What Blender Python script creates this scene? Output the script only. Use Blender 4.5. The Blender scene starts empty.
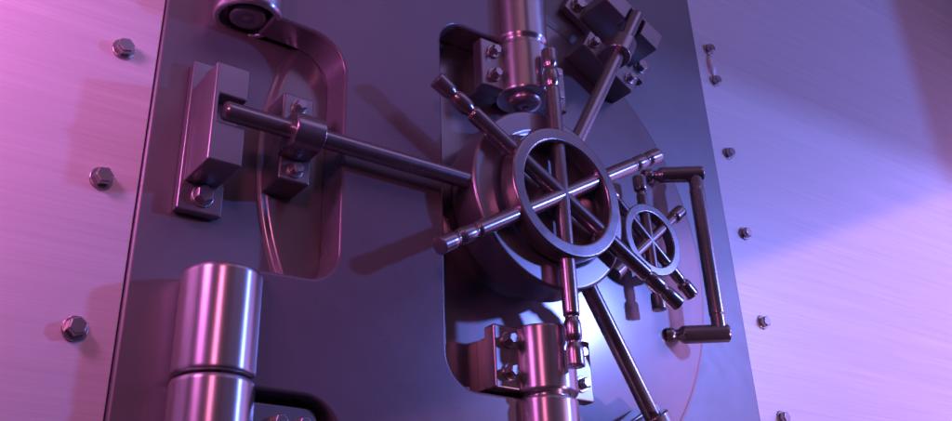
import bpy, bmesh, math, random
from mathutils import Vector, Matrix

random.seed(7)
S = 0.4          # metres per handwheel radius
Z0 = 1.4         # height of the handwheel axis above the floor line
PI = math.pi
col = bpy.context.scene.collection


def W(x, d, z):
    """x right, d out of the door towards the viewer, z up (wheel radii) -> metres"""
    return Vector((x * S, -d * S, z * S))


# ---------------------------------------------------------------- materials
def nodes(name):
    m = bpy.data.materials.new(name)
    m.use_nodes = True
    nt = m.node_tree
    return m, nt, nt.nodes['Principled BSDF']


def ramp(nt, src, a, b, p0=0.3, p1=0.7):
    r = nt.nodes.new('ShaderNodeMapRange')
    r.inputs['From Min'].default_value = p0
    r.inputs['From Max'].default_value = p1
    r.inputs['To Min'].default_value = a
    r.inputs['To Max'].default_value = b
    nt.links.new(src, r.inputs['Value'])
    return r.outputs['Result']


def noise(nt, vec, scale, detail=3, rough=0.55):
    n = nt.nodes.new('ShaderNodeTexNoise')
    n.inputs['Scale'].default_value = scale
    n.inputs['Detail'].default_value = detail
    n.inputs['Roughness'].default_value = rough
    nt.links.new(vec, n.inputs['Vector'])
    return n.outputs['Fac']


def mapping(nt, scale, rot=(0, 0, 0)):
    tc = nt.nodes.new('ShaderNodeTexCoord')
    mp = nt.nodes.new('ShaderNodeMapping')
    mp.inputs['Scale'].default_value = scale
    mp.inputs['Rotation'].default_value = rot
    nt.links.new(tc.outputs['Object'], mp.inputs['Vector'])
    return mp.outputs['Vector']


def tint(nt, fac, c0, c1):
    r = nt.nodes.new('ShaderNodeValToRGB')
    r.color_ramp.elements[0].position = 0.25
    r.color_ramp.elements[1].position = 0.75
    r.color_ramp.elements[0].color = (*c0, 1)
    r.color_ramp.elements[1].color = (*c1, 1)
    nt.links.new(fac, r.inputs['Fac'])
    return r.outputs['Color']


def metal(name, base, rough, metallic=0.8, spread=0.06, bump=0.02, grain=(1, 1, 1), gscale=160, coat=0.0, coat_rough=0.2, coat_ior=1.5, aniso=0.0):
    m, nt, p = nodes(name)
    v = mapping(nt, (1, 1, 1))
    big = noise(nt, v, 9, 4)
    k = 0.9
    nt.links.new(tint(nt, big, tuple(c * k for c in base), base), p.inputs['Base Color'])
    smudge = noise(nt, v, 22, 5, 0.62)
    nt.links.new(ramp(nt, smudge, rough - spread * .5, rough + spread * .5), p.inputs['Roughness'])
    p.inputs['Metallic'].default_value = metallic
    p.inputs['Coat Weight'].default_value = coat
    p.inputs['Coat Roughness'].default_value = coat_rough
    p.inputs['Coat IOR'].default_value = coat_ior
    if aniso:                               # turned on a lathe: fine rings round the z axis
        p.inputs['Anisotropic'].default_value = aniso
        p.inputs['Anisotropic Rotation'].default_value = 0.25
        tg = nt.nodes.new('ShaderNodeTangent')
        tg.direction_type = 'RADIAL'
        tg.axis = 'Z'
        nt.links.new(tg.outputs['Tangent'], p.inputs['Tangent'])
    fine = noise(nt, mapping(nt, grain), gscale, 3)
    b = nt.nodes.new('ShaderNodeBump')
    b.inputs['Strength'].default_value = bump
    b.inputs['Distance'].default_value = 0.002
    nt.links.new(fine, b.inputs['Height'])
    nt.links.new(b.outputs['Normal'], p.inputs['Normal'])
    return m


def brushed(name, base, rough, metallic=0.75):
    m, nt, p = nodes(name)
    v1 = mapping(nt, (1.6, 1, 110))
    v2 = mapping(nt, (4, 1, 330))
    v3 = mapping(nt, (0.7, 1, 46))
    a = noise(nt, v1, 1.0, 3, 0.6)
    b_ = noise(nt, v2, 1.0, 2, 0.5)
    c_ = noise(nt, v3, 1.0, 3, 0.5)
    mx = nt.nodes.new('ShaderNodeMath'); mx.operation = 'ADD'
    nt.links.new(a, mx.inputs[0]); nt.links.new(b_, mx.inputs[1])
    my = nt.nodes.new('ShaderNodeMath'); my.operation = 'ADD'
    nt.links.new(mx.outputs[0], my.inputs[0]); nt.links.new(c_, my.inputs[1])
    mz = nt.nodes.new('ShaderNodeMath'); mz.operation = 'DIVIDE'
    nt.links.new(my.outputs[0], mz.inputs[0]); mz.inputs[1].default_value = 3.0
    s = mz.outputs[0]
    nt.links.new(tint(nt, s, tuple(c * 0.66 for c in base), base), p.inputs['Base Color'])
    nt.links.new(ramp(nt, s, rough + 0.1, rough - 0.1), p.inputs['Roughness'])
    p.inputs['Metallic'].default_value = metallic
    b = nt.nodes.new('ShaderNodeBump')
    b.inputs['Strength'].default_value = 0.05
    b.inputs['Distance'].default_value = 0.002
    nt.links.new(s, b.inputs['Height'])
    nt.links.new(b.outputs['Normal'], p.inputs['Normal'])
    return m


M_PANEL = brushed('brushed_steel', (0.90, 0.89, 0.90), 0.40, 0.2)
M_FRAME = metal('frame_steel', (0.25, 0.245, 0.26), 0.48, 0.8)
M_DOOR = metal('door_steel', (0.245, 0.228, 0.255), 0.48, 0.9, coat=1.0, coat_rough=0.21, coat_ior=2.1)
M_SLAB = metal('slab_steel', (0.178, 0.168, 0.190), 0.28, 0.22, spread=.03, bump=.006)
M_DARK = metal('gun_metal', (0.34, 0.32, 0.34), 0.31, 0.8)
M_WHEEL = metal('wheel_steel', (0.40, 0.37, 0.39), 0.26, 0.88, gscale=120)
M_BARREL = metal('barrel_steel', (0.62, 0.60, 0.63), 0.33, 0.92, spread=.04, bump=.006, aniso=.75)
M_HUB = metal('hub_steel', (0.38, 0.36, 0.385), 0.33, 0.85, bump=.01)
M_BOLT = metal('bolt_steel', (0.46, 0.44, 0.46), 0.28, 0.9)


# ---------------------------------------------------------------- mesh helpers
class MB:
    def __init__(self):
        self.bm = bmesh.new()

    def add(self, pts, faces, smooth=True):
        vs = [self.bm.verts.new(W(*p)) for p in pts]
        for f in faces:
            try:
                fc = self.bm.faces.new([vs[i] for i in f])
                fc.smooth = smooth
            except ValueError:
                pass
        return vs

    def box(self, x0, x1, d0, d1, z0, z1):
        p = [(x, d, z) for x in (x0, x1) for d in (d0, d1) for z in (z0, z1)]
        self.add(p, [(0, 1, 3, 2), (4, 6, 7, 5), (0, 4, 5, 1), (2, 3, 7, 6), (0, 2, 6, 4), (1, 5, 7, 3)])
        return self

    def prism(self, poly, d0, d1):
        n = len(poly)
        p = [(x, d0, z) for x, z in poly] + [(x, d1, z) for x, z in poly]
        f = [tuple(range(n)), tuple(range(n, 2 * n))]
        f += [(i, (i + 1) % n, n + (i + 1) % n, n + i) for i in range(n)]
        self.add(p, f)
        return self

    def prism_x(self, poly, x0, x1):
        """poly in (d, z), pulled along x"""
        n = len(poly)
        p = [(x0, d, z) for d, z in poly] + [(x1, d, z) for d, z in poly]
        f = [tuple(range(n)), tuple(range(n, 2 * n))]
        f += [(i, (i + 1) % n, n + (i + 1) % n, n + i) for i in range(n)]
        self.add(p, f)
        return self

    def cells(self, xs, ds, zs, solid):
        V = {}
        bm = self.bm

        def v(i, j, k):
            if (i, j, k) not in V:
                V[(i, j, k)] = bm.verts.new(W(xs[i], ds[j], zs[k]))
            return V[(i, j, k)]
        nx, nd, nz = len(xs) - 1, len(ds) - 1, len(zs) - 1

        def s(i, j, k):
            return 0 <= i < nx and 0 <= j < nd and 0 <= k < nz and solid(i, j, k)
        for i in range(nx):
            for j in range(nd):
                for k in range(nz):
                    if not s(i, j, k):
                        continue
                    for (di, dj, dk) in ((1, 0, 0), (-1, 0, 0), (0, 1, 0), (0, -1, 0), (0, 0, 1), (0, 0, -1)):
                        if s(i + di, j + dj, k + dk):
                            continue
                        if di:
                            a = i + (di > 0); q = [(a, j, k), (a, j + 1, k), (a, j + 1, k + 1), (a, j, k + 1)]
                        elif dj:
                            a = j + (dj > 0); q = [(i, a, k), (i + 1, a, k), (i + 1, a, k + 1), (i, a, k + 1)]
                        else:
                            a = k + (dk > 0); q = [(i, j, a), (i + 1, j, a), (i + 1, j + 1, a), (i, j + 1, a)]
                        f = bm.faces.new([v(*t) for t in q]); f.smooth = True
        bmesh.ops.dissolve_limit(bm, angle_limit=0.01, verts=bm.verts[:], edges=bm.edges[:])
        return self

    def lathe(self, prof, origin, axis, n=64, closed=False, hold=True):
        """prof = (radius, height) pairs along axis (in x,d,z space) from origin"""
        ax = Vector(axis).normalized()
        ref = Vector((0, 0, 1)) if abs(ax.z) < 0.9 else Vector((1, 0, 0))
        u = ax.cross(ref).normalized(); w = ax.cross(u)
        o = Vector(origin)
        full = [prof[0]]                    # holding loops keep long straight runs straight
        for (ra, ha), (rb, hb) in zip(prof, prof[1:]):
            ln = math.hypot(rb - ra, hb - ha)
            if hold and ln > .05 and min(ra, rb) > 1e-6:
                k = .008 / ln
                full.append((ra + (rb - ra) * k, ha + (hb - ha) * k))
                full.append((rb - (rb - ra) * k, hb - (hb - ha) * k))
            full.append((rb, hb))
        pts, rings = [], []
        for r, h in full:
            if r < 1e-6:
                rings.append([len(pts)]); pts.append(tuple(o + ax * h)); continue
            ring = []
            for i in range(n):
                a = 2 * PI * i / n
                ring.append(len(pts)); pts.append(tuple(o + ax * h + (u * math.cos(a) + w * math.sin(a)) * r))
            rings.append(ring)
        f = []
        pairs = list(zip(rings, rings[1:])) + ([(rings[-1], rings[0])] if closed else [])
        for A, B in pairs:
            if len(A) == 1 and len(B) == 1:
                continue
            if len(A) == 1:
                f += [(A[0], B[i], B[(i + 1) % n]) for i in range(n)]
            elif len(B) == 1:
                f += [(A[i], A[(i + 1) % n], B[0]) for i in range(n)]
            else:
                f += [(A[i], A[(i + 1) % n], B[(i + 1) % n], B[i]) for i in range(n)]
        if not closed:
            for R in (rings[0], rings[-1]):
                if len(R) > 1:
                    f.append(tuple(R))
        self.add(pts, f)
        return self

    def build(self, name, mat, parent=None, bevel=0.0, seg=2, sharp=35):
        bm = self.bm
        bmesh.ops.remove_doubles(bm, verts=bm.verts[:], dist=1e-6)
        bmesh.ops.recalc_face_normals(bm, faces=bm.faces[:])
        me = bpy.data.meshes.new(name)
        bm.to_mesh(me); bm.free()
        me.materials.append(mat)
        o = bpy.data.objects.new(name, me)
        col.objects.link(o)
        if parent:
            o.parent = parent
        if bevel:
            b = o.modifiers.new('Bevel', 'BEVEL')
            b.width = bevel * S; b.segments = seg
            b.limit_method = 'ANGLE'; b.angle_limit = math.radians(sharp)
            b.harden_normals = True
            b.use_clamp_overlap = True
        else:
            me.set_sharp_from_angle(angle=math.radians(sharp))
        return o


def tag(o, label=None, cat=None, group=None, kind=None):
    for k, v in (('label', label), ('category', cat), ('group', group), ('kind', kind)):
        if v:
            o[k] = v
    return o


def thing(name, label, cat, at=(0, 0, 0), turn=0.0, group=None):
    o = bpy.data.objects.new(name, None)
    col.objects.link(o)
    o.location = W(*at) + Vector((0, 0, Z0))
    o.rotation_euler = (0, -turn, 0)
    o.empty_display_size = 0.05
    return tag(o, label, cat, group)


def copy_thing(o, label, at, turn):
    r = o.copy(); col.objects.link(r)
    r.location = W(*at) + Vector((0, 0, Z0)); r.rotation_euler = (0, -turn, 0)
    r['label'] = label
    for ch in list(o.children):
        c = ch.copy(); col.objects.link(c); c.parent = r
        for g in list(ch.children):
            h = g.copy(); col.objects.link(h); h.parent = c
    return r


def round_poly(pts, n=10):
    """pts = (x, z, radius): fillet each corner that has a radius"""
    out = []
    m = len(pts)
    for i in range(m):
        x, z, r = pts[i]
        if r <= 0:
            out.append((x, z)); continue
        a = Vector(pts[i - 1][:2]); b = Vector((x, z)); c = Vector(pts[(i + 1) % m][:2])
        u = (a - b).normalized(); v = (c - b).normalized()
        half = math.acos(max(-1, min(1, u.dot(v)))) / 2
        t = r / math.tan(half)
        ctr = b + (u + v).normalized() * (r / math.sin(half))
        p0 = b + u * t; p1 = b + v * t
        a0 = math.atan2(p0.y - ctr.y, p0.x - ctr.x); a1 = math.atan2(p1.y - ctr.y, p1.x - ctr.x)
        da = (a1 - a0 + PI) % (2 * PI) - PI
        for k in range(n + 1):
            q = a0 + da * k / n
            out.append((ctr.x + r * math.cos(q), ctr.y + r * math.sin(q)))
    return out


def hex_bolt(parent, x, d, z, r=0.06, h=0.05, washer=True, name='bolt', spin=0.2, washer_r=1.28):
    """hexagonal head standing on a round washer, axis along d"""
    b = MB()
    base = 0.0
    if washer:
        b.lathe([(r * washer_r, -0.004), (r * washer_r, h * .16), (r * washer_r * .95, h * .24), (r * 0.9, h * .24)], (x, d, z), (0, 1, 0), 24)
        base = h * .22
    rows = [(r, base - .002), (r, h * .84), (r * .86, h), ]
    pts, f = [], []
    for rr, hh in rows:
        for i in range(6):
            a = spin + i * PI / 3
            pts.append((x + rr * math.cos(a), d + hh, z + rr * math.sin(a)))
    for k in range(len(rows) - 1):
        for i in range(6):
            f.append((k * 6 + i, k * 6 + (i + 1) % 6, (k + 1) * 6 + (i + 1) % 6, (k + 1) * 6 + i))
    f.append(tuple(range(6))); f.append(tuple(range(12, 18)))
    b.add(pts, f)
    return b.build(name, M_BOLT, parent, 0.004, 2, 25)


# ---------------------------------------------------------------- wall panels
PANEL_D = -0.50
FX0, FX1 = -2.265, 2.078           # sides of the frame plate
lp = thing('wall_panel', 'brushed steel wall panel glowing pink, on the hinge side of the frame plate, with three large hex bolts', 'wall panel',
           (-4.6, PANEL_D, 0))
MB().box(-2.4, 4.6 + FX0 - 0.004, -0.08, 0, -3.3, 5.2).build('sheet', M_PANEL, lp, 0.006)
for x, z in ((-2.447, 0.402), (-2.447, -0.325), (-2.452, -1.05)):
    hex_bolt(lp, x + 4.6, 0, z, 0.045, 0.06, spin=random.uniform(0.1, .5))
rp = thing('wall_panel', 'brushed steel wall panel lit blue and lavender beside the pull handle, with a row of small hex bolts', 'wall panel',
           (5.6, PANEL_D, 0))
MB().box(FX1 + .004 - 5.6, 6.0, -0.08, 0, -3.3, 5.2).build('sheet', M_PANEL, rp, 0.006)
for x, z in ((2.245, 2.095), (2.255, 1.79), (2.256, 1.122), (2.272, 0.448), (2.295, -0.236), (2.315, -0.91)):
    hex_bolt(rp, x - 5.6, 0, z, 0.040, 0.052, spin=random.uniform(0.1, .5))

b = MB()  # low dome added to stand for a bright oval glow between two bolts
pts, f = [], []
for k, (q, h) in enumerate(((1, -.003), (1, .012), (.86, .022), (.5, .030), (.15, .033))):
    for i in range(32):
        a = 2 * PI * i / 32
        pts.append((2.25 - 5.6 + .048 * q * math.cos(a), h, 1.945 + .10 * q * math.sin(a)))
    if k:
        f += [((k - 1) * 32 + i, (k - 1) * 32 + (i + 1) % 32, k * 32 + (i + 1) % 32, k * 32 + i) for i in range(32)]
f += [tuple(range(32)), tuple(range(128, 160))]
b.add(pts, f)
b.build('glow_oval', M_PANEL, rp)

# ---------------------------------------------------------------- frame plate with its round opening
DOOR_R, CZ = 1.655, 0.03
fr = thing('frame_plate', 'tall dark steel frame plate with a round opening behind the vault door', 'frame', (0, -0.485, 0))
b = MB()
n = 128
hole = [((DOOR_R - .02) * math.cos(2 * PI * i / n), (DOOR_R - .02) * math.sin(2 * PI * i / n) + CZ) for i in range(n)]
zt, zb = 4.4, -3.3
outer = []
for i in range(n):
    a = 2 * PI * i / n
    c, s = math.cos(a), math.sin(a)
    t = min(((FX1 if c > 0 else FX0) / c) if abs(c) > 1e-6 else 1e9, ((zt if s > 0 else zb) / s) if abs(s) > 1e-6 else 1e9)
    outer.append([t * c, t * s])
for cx_, cz_ in ((FX1, zt), (FX0, zt), (FX0, zb), (FX1, zb)):       # the nearest sample takes the exact corner
    k = min(range(n), key=lambda i: (outer[i][0] - cx_) ** 2 + (outer[i][1] - cz_) ** 2)
    outer[k] = [cx_, cz_]
pts = []
for ringpts, d in ((hole, 0), (outer, 0), (outer, -0.16), (hole, -0.16)):
    pts += [(x, d, z) for x, z in ringpts]
f = []
for k in range(4):
    A, Bk = k * n, ((k + 1) % 4) * n
    f += [(A + i, A + (i + 1) % n, Bk + (i + 1) % n, Bk + i) for i in range(n)]
b.add(pts, f)
b.build('plate', M_FRAME, fr, 0.018, 3)

# ---------------------------------------------------------------- round door
dr = thing('vault_door', 'large round dark steel door disc set in the frame plate, behind the handwheel', 'vault door', (0, -0.75, CZ))
b = MB()
b.lathe([(DOOR_R + .034, 0), (DOOR_R + .034, 0.266), (DOOR_R + .030, 0.271), (DOOR_R + .014, 0.274), (DOOR_R + .007, 0.278), (DOOR_R - .001, 0.291), (DOOR_R - .008, 0.297), (DOOR_R - .020, 0.30), (0, 0.30)], (0, 0, 0), (0, 1, 0), 200)
b.build('disc', M_DOOR, dr)

# ---------------------------------------------------------------- hinge slab
SL = -0.24
sl = thing('hinge_slab', 'thick dark steel slab with rounded notches, reaching from the left hinge barrels to the two pivot shafts', 'hinge slab', (0, -0.455, 0))
outl = [(-.02, 2.0, 0), (-.02, 1.14, 0), (-.66, 1.14, .17), (-.66, -1.13, .19), (-.02, -1.13, 0), (-.02, -2.0, 0),
        (-1.27, -2.0, 0), (-1.27, -1.275, .2), (-1.78, -1.275, 0), (-1.78, -.72, 0), (-1.31, -.70, .17), (-1.31, .71, .22),
        (-1.76, .722, 0), (-1.76, 1.275, 0), (-1.27, 1.275, .2), (-1.27, 2.0, 0)]
b = MB()
b.prism(round_poly(outl, 12), 0, SL + .455)
b.build('slab', M_SLAB, sl, 0.020, 3, 50)

# ---------------------------------------------------------------- hinge barrels
BX, BD, BR = -1.862, -0.35, 0.189
ub = thing('hinge_barrel', 'upper hinge barrel, seen from below with a pin set inside its open end', 'hinge barrel', (BX, BD, 0.722), group='hinge barrels')
b = MB()
b.lathe([(.150, .10), (.150, .006), (.156, 0), (.172, 0), (.182, .006), (BR, .022), (BR, .49), (BR - .01, .50), (.12, .50), (.12, .10)], (0, 0, 0), (0, 0, 1), 72, closed=True)
b.build('barrel', M_BARREL, ub, 0, sharp=50)
b = MB()
b.lathe([(0, -.002), (.02, .003), (.034, .014), (.044, .012), (.060, .004), (.090, .004), (.100, .012), (.103, .03), (.103, .2), (0, .2)], (0, 0, 0), (0, 0, 1), 56)
b.build('hinge_pin', M_DARK, ub, 0, sharp=50)
lb = thing('hinge_barrel', 'long polished hinge barrel below the slotted block, with pink and white streaks of light', 'hinge barrel', (BX, BD, -1.229), group='hinge barrels')
b = MB()
L = 1.229 - .735
b.lathe([(.12, 0), (BR - .012, 0), (BR - .003, .005), (BR, .016), (BR, L - .024), (BR - .006, L - .008), (BR - .02, L), (0, L)], (0, 0, 0), (0, 0, 1), 96)
b.build('barrel', M_BARREL, lb, 0, sharp=50)
kb = thing('hinge_barrel', 'hinge barrel cut by the bottom edge, with a bolted leaf beside it', 'hinge barrel', (BX, BD, -1.9), group='hinge barrels')
b = MB()
top = 1.9 - 1.242
b.lathe([(.12, 0), (BR, 0), (BR, top - .02), (BR - .005, top - .007), (BR - .016, top), (0, top)], (0, 0, 0), (0, 0, 1), 96)
b.build('barrel', M_BARREL, kb, 0, sharp=50)
b = MB()
b.prism(round_poly([(0, 0, 0), (.50, 0, .04), (.50, .585, .06), (0, .585, 0)]), -.13, .06)
leaf = b.build('hinge_leaf', M_DARK, kb, 0.01, 2, 50)
for x in (.30, .42):
    hex_bolt(leaf, x, .06, .505, .035, .045, washer=False)
b = MB()
b.lathe([(.1, 0), (.1, .04)], (0, 0, top - .015), (0, 0, 1), 32)
b.build('hinge_pin', M_DARK, kb)

# ---------------------------------------------------------------- pivot shafts and clamps on the door
SX, SD, SR = -0.02, -0.245, 0.166


def clamp(label, z0):
    """z0 = bottom of the clamp; 0.35 tall"""
    t = thing('shaft_clamp', label, 'clamp', (SX, -0.45, z0), group='shaft clamps')
    H = 0.345
    for s in (-1, 1):
        b = MB()
        x0, x1 = (.14, .345)
        if s < 0:
            x0, x1 = -.345, -.14
        b.box(x0, x1, .135, .225, 0, H)
        pl = b.build('flange', M_DARK, t, 0.012, 3)
        b = MB()
        b.box(*((.10, .29) if s > 0 else (-.29, -.10)), -.003, .14, .03, H - .03)
        b.build('spacer', M_DARK, pl, 0.006)
        for z in (.09, .262):
            hex_bolt(pl, s * .252, .225, z, .033, .058, washer=True, spin=.3, washer_r=1.4)
    b = MB()
    b.lathe([(.10, -.004), (.177, -.004), (.183, .004), (.183, H - .004), (.177, H + .004), (.10, H + .004)], (0, SD + .45, 0), (0, 0, 1), 80)
    b.build('sleeve', M_BARREL, t, 0, sharp=50)
    return t


clamp('bolted shaft clamp above the handwheel, holding the upper pivot shaft', 0.757)
clamp('bolted shaft clamp below the handwheel, behind its lowest spoke', -1.10)
us = thing('pivot_shaft', 'upright pivot shaft above the handwheel, running up out of the photo', 'pivot shaft', (SX, SD, 0.70), group='pivot shafts')
b = MB()
b.lathe([(.10, .07), (.15, .075), (SR - .01, .085), (SR - .008, .440), (SR - .004, .448), (SR + .006, .460), (SR + .010, .470), (SR + .010, 1.5), (0, 1.5)], (0, 0, 0), (0, 0, 1), 80)
b.build('shaft', M_BARREL, us, 0, sharp=50)
b = MB()
b.lathe([(0, .012), (.022, .012), (.03, .0), (.062, .0), (.096, .014), (.108, .034), (.108, .056), (.06, .06), (.06, .09)], (0, 0, 0), (0, 0, 1), 56)
b.build('end_cap', M_DARK, us, 0, sharp=40)
ls = thing('pivot_shaft', 'upright pivot shaft below the handwheel, running down out of the photo', 'pivot shaft', (SX, SD, -2.0), group='pivot shafts')
b = MB()
L = 2.0 - 0.77
b.lathe([(0, 0), (SR + .012, 0), (SR + .012, L - .38), (SR + .008, L - .368), (SR, L - .362), (.14, L - .362), (.14, L - .33), (.15, L - .33), (.15, L), (0, L)], (0, 0, 0), (0, 0, 1), 80)
b.build('shaft', M_BARREL, ls, 0, sharp=50)

# ---------------------------------------------------------------- locking rods, guides, slotted keepers (three-fold)
ROD_D, ROD_R = -0.13, 0.049


def rod(label, turn):
    t = thing('locking_rod', label, 'locking rod', (0, ROD_D, 0), turn, 'locking rods around the hub')
    b = MB()
    b.lathe([(ROD_R, .30), (ROD_R, 2.015), (ROD_R - .008, 2.028), (0, 2.03)], (0, 0, 0), (1, 0, 0), 48)
    b.build('rod', M_WHEEL, t, 0, sharp=40)
    return t


rod('locking rod running left from the hub into the left slotted block', PI)
rod('locking rod running up and right from the hub into the upper slotted block', PI / 3)
rod('locking rod slanting down and right from the hub, with a bright edge', -PI / 3)

gd = thing('rod_guide', 'bolted guide block with a rounded collar, holding the left locking rod inside the slab notch', 'rod guide', (-1.575, -.45, 0), PI, 'rod guides')
b = MB()
b.box(-.088, .088, -.004, .20, -.285, .218)
base = b.build('base_block', M_DARK, gd, 0.012, 3)
for s in (-1, 1):
    hex_bolt(gd, 0, .20, s * .155 if s > 0 else -.215, .032, .05, spin=.4, washer_r=1.35)
b = MB()
R = .094
poly = [(.19, -R)] + [(.32 + R * math.sin(a), -R * math.cos(a)) for a in [PI * k / 28 for k in range(29)]] + [(.19, R)]
b.prism_x(poly, -.07, .10)
b.build('collar', M_WHEEL, gd, 0.012, 3, 40)
copy_thing(gd, 'bolted guide block with rounded collar on the upper right locking rod', (1.575 * .5, -.45, 1.575 * .866), PI / 3)
copy_thing(gd, 'guide block on the lower right locking rod, mostly cut off by the bottom edge', (1.40 * .5, -.45, -1.40 * .866), -PI / 3)

kp = thing('slotted_block', 'slotted steel block at the left, between the two hinge barrels, catching a rod end', 'slotted block', (-1.99, -.47, 0), PI, 'slotted blocks')
b = MB()
b.box(-.118, .112, -.004, .055, -.42, .42)
pl = b.build('base_plate', M_DARK, kp, 0.008, 2)
b = MB()
b.cells([-.086, .062, .09], [.05, .235, .33], [-.272, -.092, .060, .272], lambda i, j, k: not (i == 0 and j == 1 and k == 1))
b.build('block', M_DARK, kp, 0.010, 2)
for s in (-1, 1):
    hex_bolt(kp, -.01, .055, s * .335, .048, .05, spin=.5, washer_r=1.2)
copy_thing(kp, 'slotted steel block at the top right, turned aslant and cut by the top edge', (1.99 * .5, -.47, 1.99 * .866), PI / 3)

# ---------------------------------------------------------------- hub drum
hb = thing('hub_drum', 'broad round steel drum behind the large handwheel, where the three rods meet', 'hub drum', (-.02, -.45, .005))
b = MB()
b.lathe([(.50, -.004), (.50, .12), (.515, .15), (.553, .155), (.56, .165), (.56, .372), (.556, .382), (.545, .389), (.43, .389), (.42, .38), (.40, .376), (0, .376)], (0, 0, 0), (0, 1, 0), 128)
b.build('drum', M_HUB, hb, 0, sharp=50)
b = MB()
b.lathe([(.12, .37), (.12, .40), (.10, .41), (.07, .41), (.07, .45), (0, .45)], (.02, 0, -.005), (0, 1, 0), 48)
b.build('spindle', M_DARK, hb, 0, sharp=40)

# ---------------------------------------------------------------- large handwheel
hw = thing('handwheel', 'large steel handwheel with six long knobbed spokes, in the middle of the vault door', 'handwheel', (0, 0, 0))


def rim_profile(ri, ro, d0, d1):
    return [(ri, d0), (ri, d1), (ro, d1), (ro, d0)]


b = MB()
b.lathe(rim_profile(.320, .402, -.058, .066), (0, 0, 0), (0, 1, 0), 128, closed=True, hold=False)
b.build('rim', M_WHEEL, hw, .014, 4, 40)


def half_spoke(r, R, knob, n1, n2):
    """radius profile from the centre outwards to a knobbed end"""
    nk = r * .78
    return [(r, 0), (r, n1 - .02), (r * .96, n1 - .010), (nk * 1.02, n1 - .004), (nk, n1), (nk, n1 + .008), (knob * .90, n1 + .020), (knob * .97, n1 + .036), (knob, n1 + .055),
            (knob, n2 - .045), (knob * .96, n2 - .024), (nk * 1.04, n2 - .008), (nk, n2 - .002), (nk, n2 + .006), (knob * .90, n2 + .018), (knob * .97, n2 + .034), (knob * 1.0, n2 + .05),
            (knob * 1.04, R - .006), (knob * 1.01, R - .001), (knob * .97, R), (0, R)]


def short_spoke(r, R, knob, n):
    nk = r * .86
    return [(r, 0), (r, n - .02), (r * .97, n - .010), (nk, n - .003), (nk, n + .005), (knob * .92, n + .016), (knob * .98, n + .028), (knob, n + .042),
            (knob * 1.03, R - .006), (knob, R - .001), (knob * .95, R), (0, R)]


def spoke_bar(parent, angle, r, R, knob, n1, n2, d=0.0):
    h = half_spoke(r, R, knob, n1, n2) if n1 else short_spoke(r, R, knob, n2)
    prof = [(a, -q) for a, q in reversed(h)] + [(a, q) for a, q in h[1:]]
    b = MB()
    b.lathe(prof, (0, d, 0), (math.cos(angle), 0, math.sin(angle)), 36)
    return b.build('spoke', M_WHEEL, parent, 0, sharp=42)


for a in (30, 90, 150):
    spoke_bar(hw, math.radians(a), .047, 1.0, .0485, .73, .87)

# ---------------------------------------------------------------- small handwheel
sw = thing('small_handwheel', 'small steel handwheel with short knobbed spokes between the large handwheel and the pull handle', 'handwheel', (1.035, -.32, .055))
b = MB()
b.lathe(rim_profile(.190, .250, -.04, .04), (0, 0, 0), (0, 1, 0), 96, closed=True, hold=False)
b.build('rim', M_WHEEL, sw, .009, 4, 40)
for a in (92, 40, 138.5):
    spoke_bar(sw, math.radians(a), .036, .465, .047, 0, .345, -.004)
b = MB()
b.lathe([(.09, -.134), (.09, -.10), (.06, -.08), (.06, -.03), (.04, -.02)], (0, 0, 0), (0, 1, 0), 40)
b.build('spindle', M_DARK, sw, 0, sharp=40)

# ---------------------------------------------------------------- pull handle
ph = thing('pull_handle', 'round bar pull handle standing on two slanted arms by the right edge of the door', 'pull handle', (1.235, -.455, -.51))
HV = Vector((.275, .205, 0.0)); HL = HV.length; hd = HV.normalized(); HH = 1.15
for z in (0, HH):
    b = MB()
    b.lathe([(.046, -.01), (.05, .02), (.046, .042), (.036, .05), (.036, .075), (.054, .095), (.058, .11), (.058, HL + .05), (.052, HL + .06), (0, HL + .062)], (0, 0, z), tuple(hd), 40)
    b.build('standoff', M_WHEEL, ph, 0, sharp=45)
b = MB()
b.lathe([(.05, 0), (.05, .12), (.054, .125), (.054, HH - .125), (.05, HH - .12), (.05, HH)], tuple(HV), (0, 0, 1), 40)
b.build('grip', M_WHEEL, ph, 0, sharp=45)

# ---------------------------------------------------------------- lights
def look(o, target):
    v = (W(*target) + Vector((0, 0, Z0))) - o.location
    o.rotation_euler = v.to_track_quat('-Z', 'Y').to_euler()


def spot(name, at, to, color, power, size, radius, blend=0.15):
    l = bpy.data.lights.new(name, 'SPOT')
    l.color = color; l.energy = power; l.spot_size = math.radians(size); l.spot_blend = blend
    l.shadow_soft_size = radius * S
    o = bpy.data.objects.new(name, l); col.objects.link(o)
    o.location = W(*at) + Vector((0, 0, Z0)); look(o, to)
    return o


def area(name, at, to, color, power, sx, sy):
    l = bpy.data.lights.new(name, 'AREA')
    l.shape = 'RECTANGLE'; l.size = sx * S; l.size_y = sy * S
    l.color = color; l.energy = power
    o = bpy.data.objects.new(name, l); col.objects.link(o)
    o.location = W(*at) + Vector((0, 0, Z0)); look(o, to)
    return o


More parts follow.
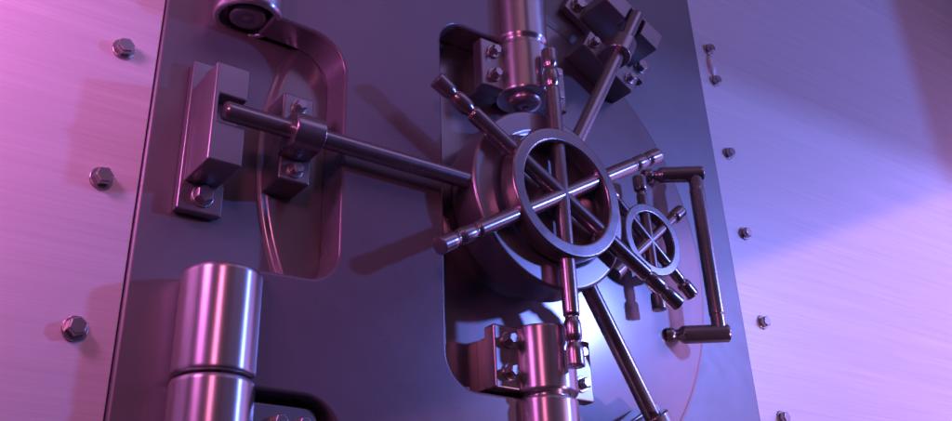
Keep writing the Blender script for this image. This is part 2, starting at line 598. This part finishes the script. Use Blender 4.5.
spot('pink_lamp', (-3.5, 3.3, .3), (-.4, -.45, .1), (1.0, .23, .50), 20, 150, .28)
spot('blue_lamp', (6.5, 5.6, 1.65), (6.5, 5.6 - .046, 0.65), (.23, .28, 1.0), 140, 179, .22, .012)
spot('blue_side_fill', (6.5, 5.6, 1.65), (0.0, 5.6 + .9, 1.65), (.12, .24, 1.0), 112, 179, .22, .012)  # second light added at the blue lamp, cut off along an upright edge
area('overhead_fill', (4.5, 8.0, 8.5), (0, -.4, .8), (.50, .36, 1.0), 19, 9, 5)  # added fill in place of a bright wall, for the slab to reflect
area('pink_overhead_softbox', (-2.4, 4.6, 5.2), (0, -.3, 1.1), (1.0, .42, .70), 1.3, 2.2, 1.4)
spot('lavender_edge_fill', (4.6, 7.0, -3.6), (4.9368, 6.4764, -4.3826), (1.0, .46, .85), 210, 179, .03, .02)  # added unseen light, cut off along a slanting edge on the right panel
area('magenta_fill', (-4.4, .75, .8), (-3.0, -.5, .4), (1.0, .23, .86), 8.0, .7, .7)  # added unseen fill, brightens the far end of the left panel
area('lavender_softbox', (7.5, 1.8, .4), (2, -.45, 0), (.62, .31, 1.0), 15, 4, 5)

# the dark studio around the door: dim violet, a little lighter overhead
w = bpy.data.worlds.new('World')
bpy.context.scene.world = w
w.use_nodes = True
nt = w.node_tree
bg = nt.nodes['Background']
tc = nt.nodes.new('ShaderNodeTexCoord')
sep = nt.nodes.new('ShaderNodeSeparateXYZ')
nt.links.new(tc.outputs['Generated'], sep.inputs[0])
mr = nt.nodes.new('ShaderNodeMapRange')
mr.inputs['From Min'].default_value = -0.2
mr.inputs['From Max'].default_value = 0.9
nt.links.new(sep.outputs['Z'], mr.inputs['Value'])
cr = nt.nodes.new('ShaderNodeValToRGB')
cr.color_ramp.elements[0].color = (0.0100, 0.0050, 0.0100, 1)
cr.color_ramp.elements[1].color = (0.1039, 0.0592, 0.1036, 1)
nt.links.new(mr.outputs['Result'], cr.inputs['Fac'])
nt.links.new(cr.outputs['Color'], bg.inputs['Color'])
bg.inputs['Strength'].default_value = 1.0

# ---------------------------------------------------------------- camera
cam = bpy.data.cameras.new('camera')
co = bpy.data.objects.new('camera', cam)
col.objects.link(co)
R0 = Vector((0.80670908, 0.58987805, -0.03555763))
R1 = Vector((0.27577543, -0.42899796, -0.86017943))
R2 = Vector((0.52265511, -0.68410864, 0.50875042))
fl = lambda v: Vector((v.x, -v.y, v.z))
m3 = Matrix((fl(R0), -fl(R1), -fl(R2))).transposed()
m4 = m3.to_4x4()
m4.translation = W(-3.61635423, 3.9584443, -2.49220151) + Vector((0, 0, Z0))
co.matrix_world = m4
cam.sensor_width = 36
cam.lens = 1012.747 / 952 * 36
cam.shift_y = -(210.5 - 100.0) / 952
cam.clip_end = 100
cam.clip_start = 0.05
sc = bpy.context.scene
sc.camera = co
sc.view_settings.view_transform = 'Standard'
sc.view_settings.look = 'None'
sc.view_settings.exposure = 0
sc.view_settings.gamma = 1
sc.cycles.max_bounces = 8
sc.cycles.sample_clamp_indirect = 6
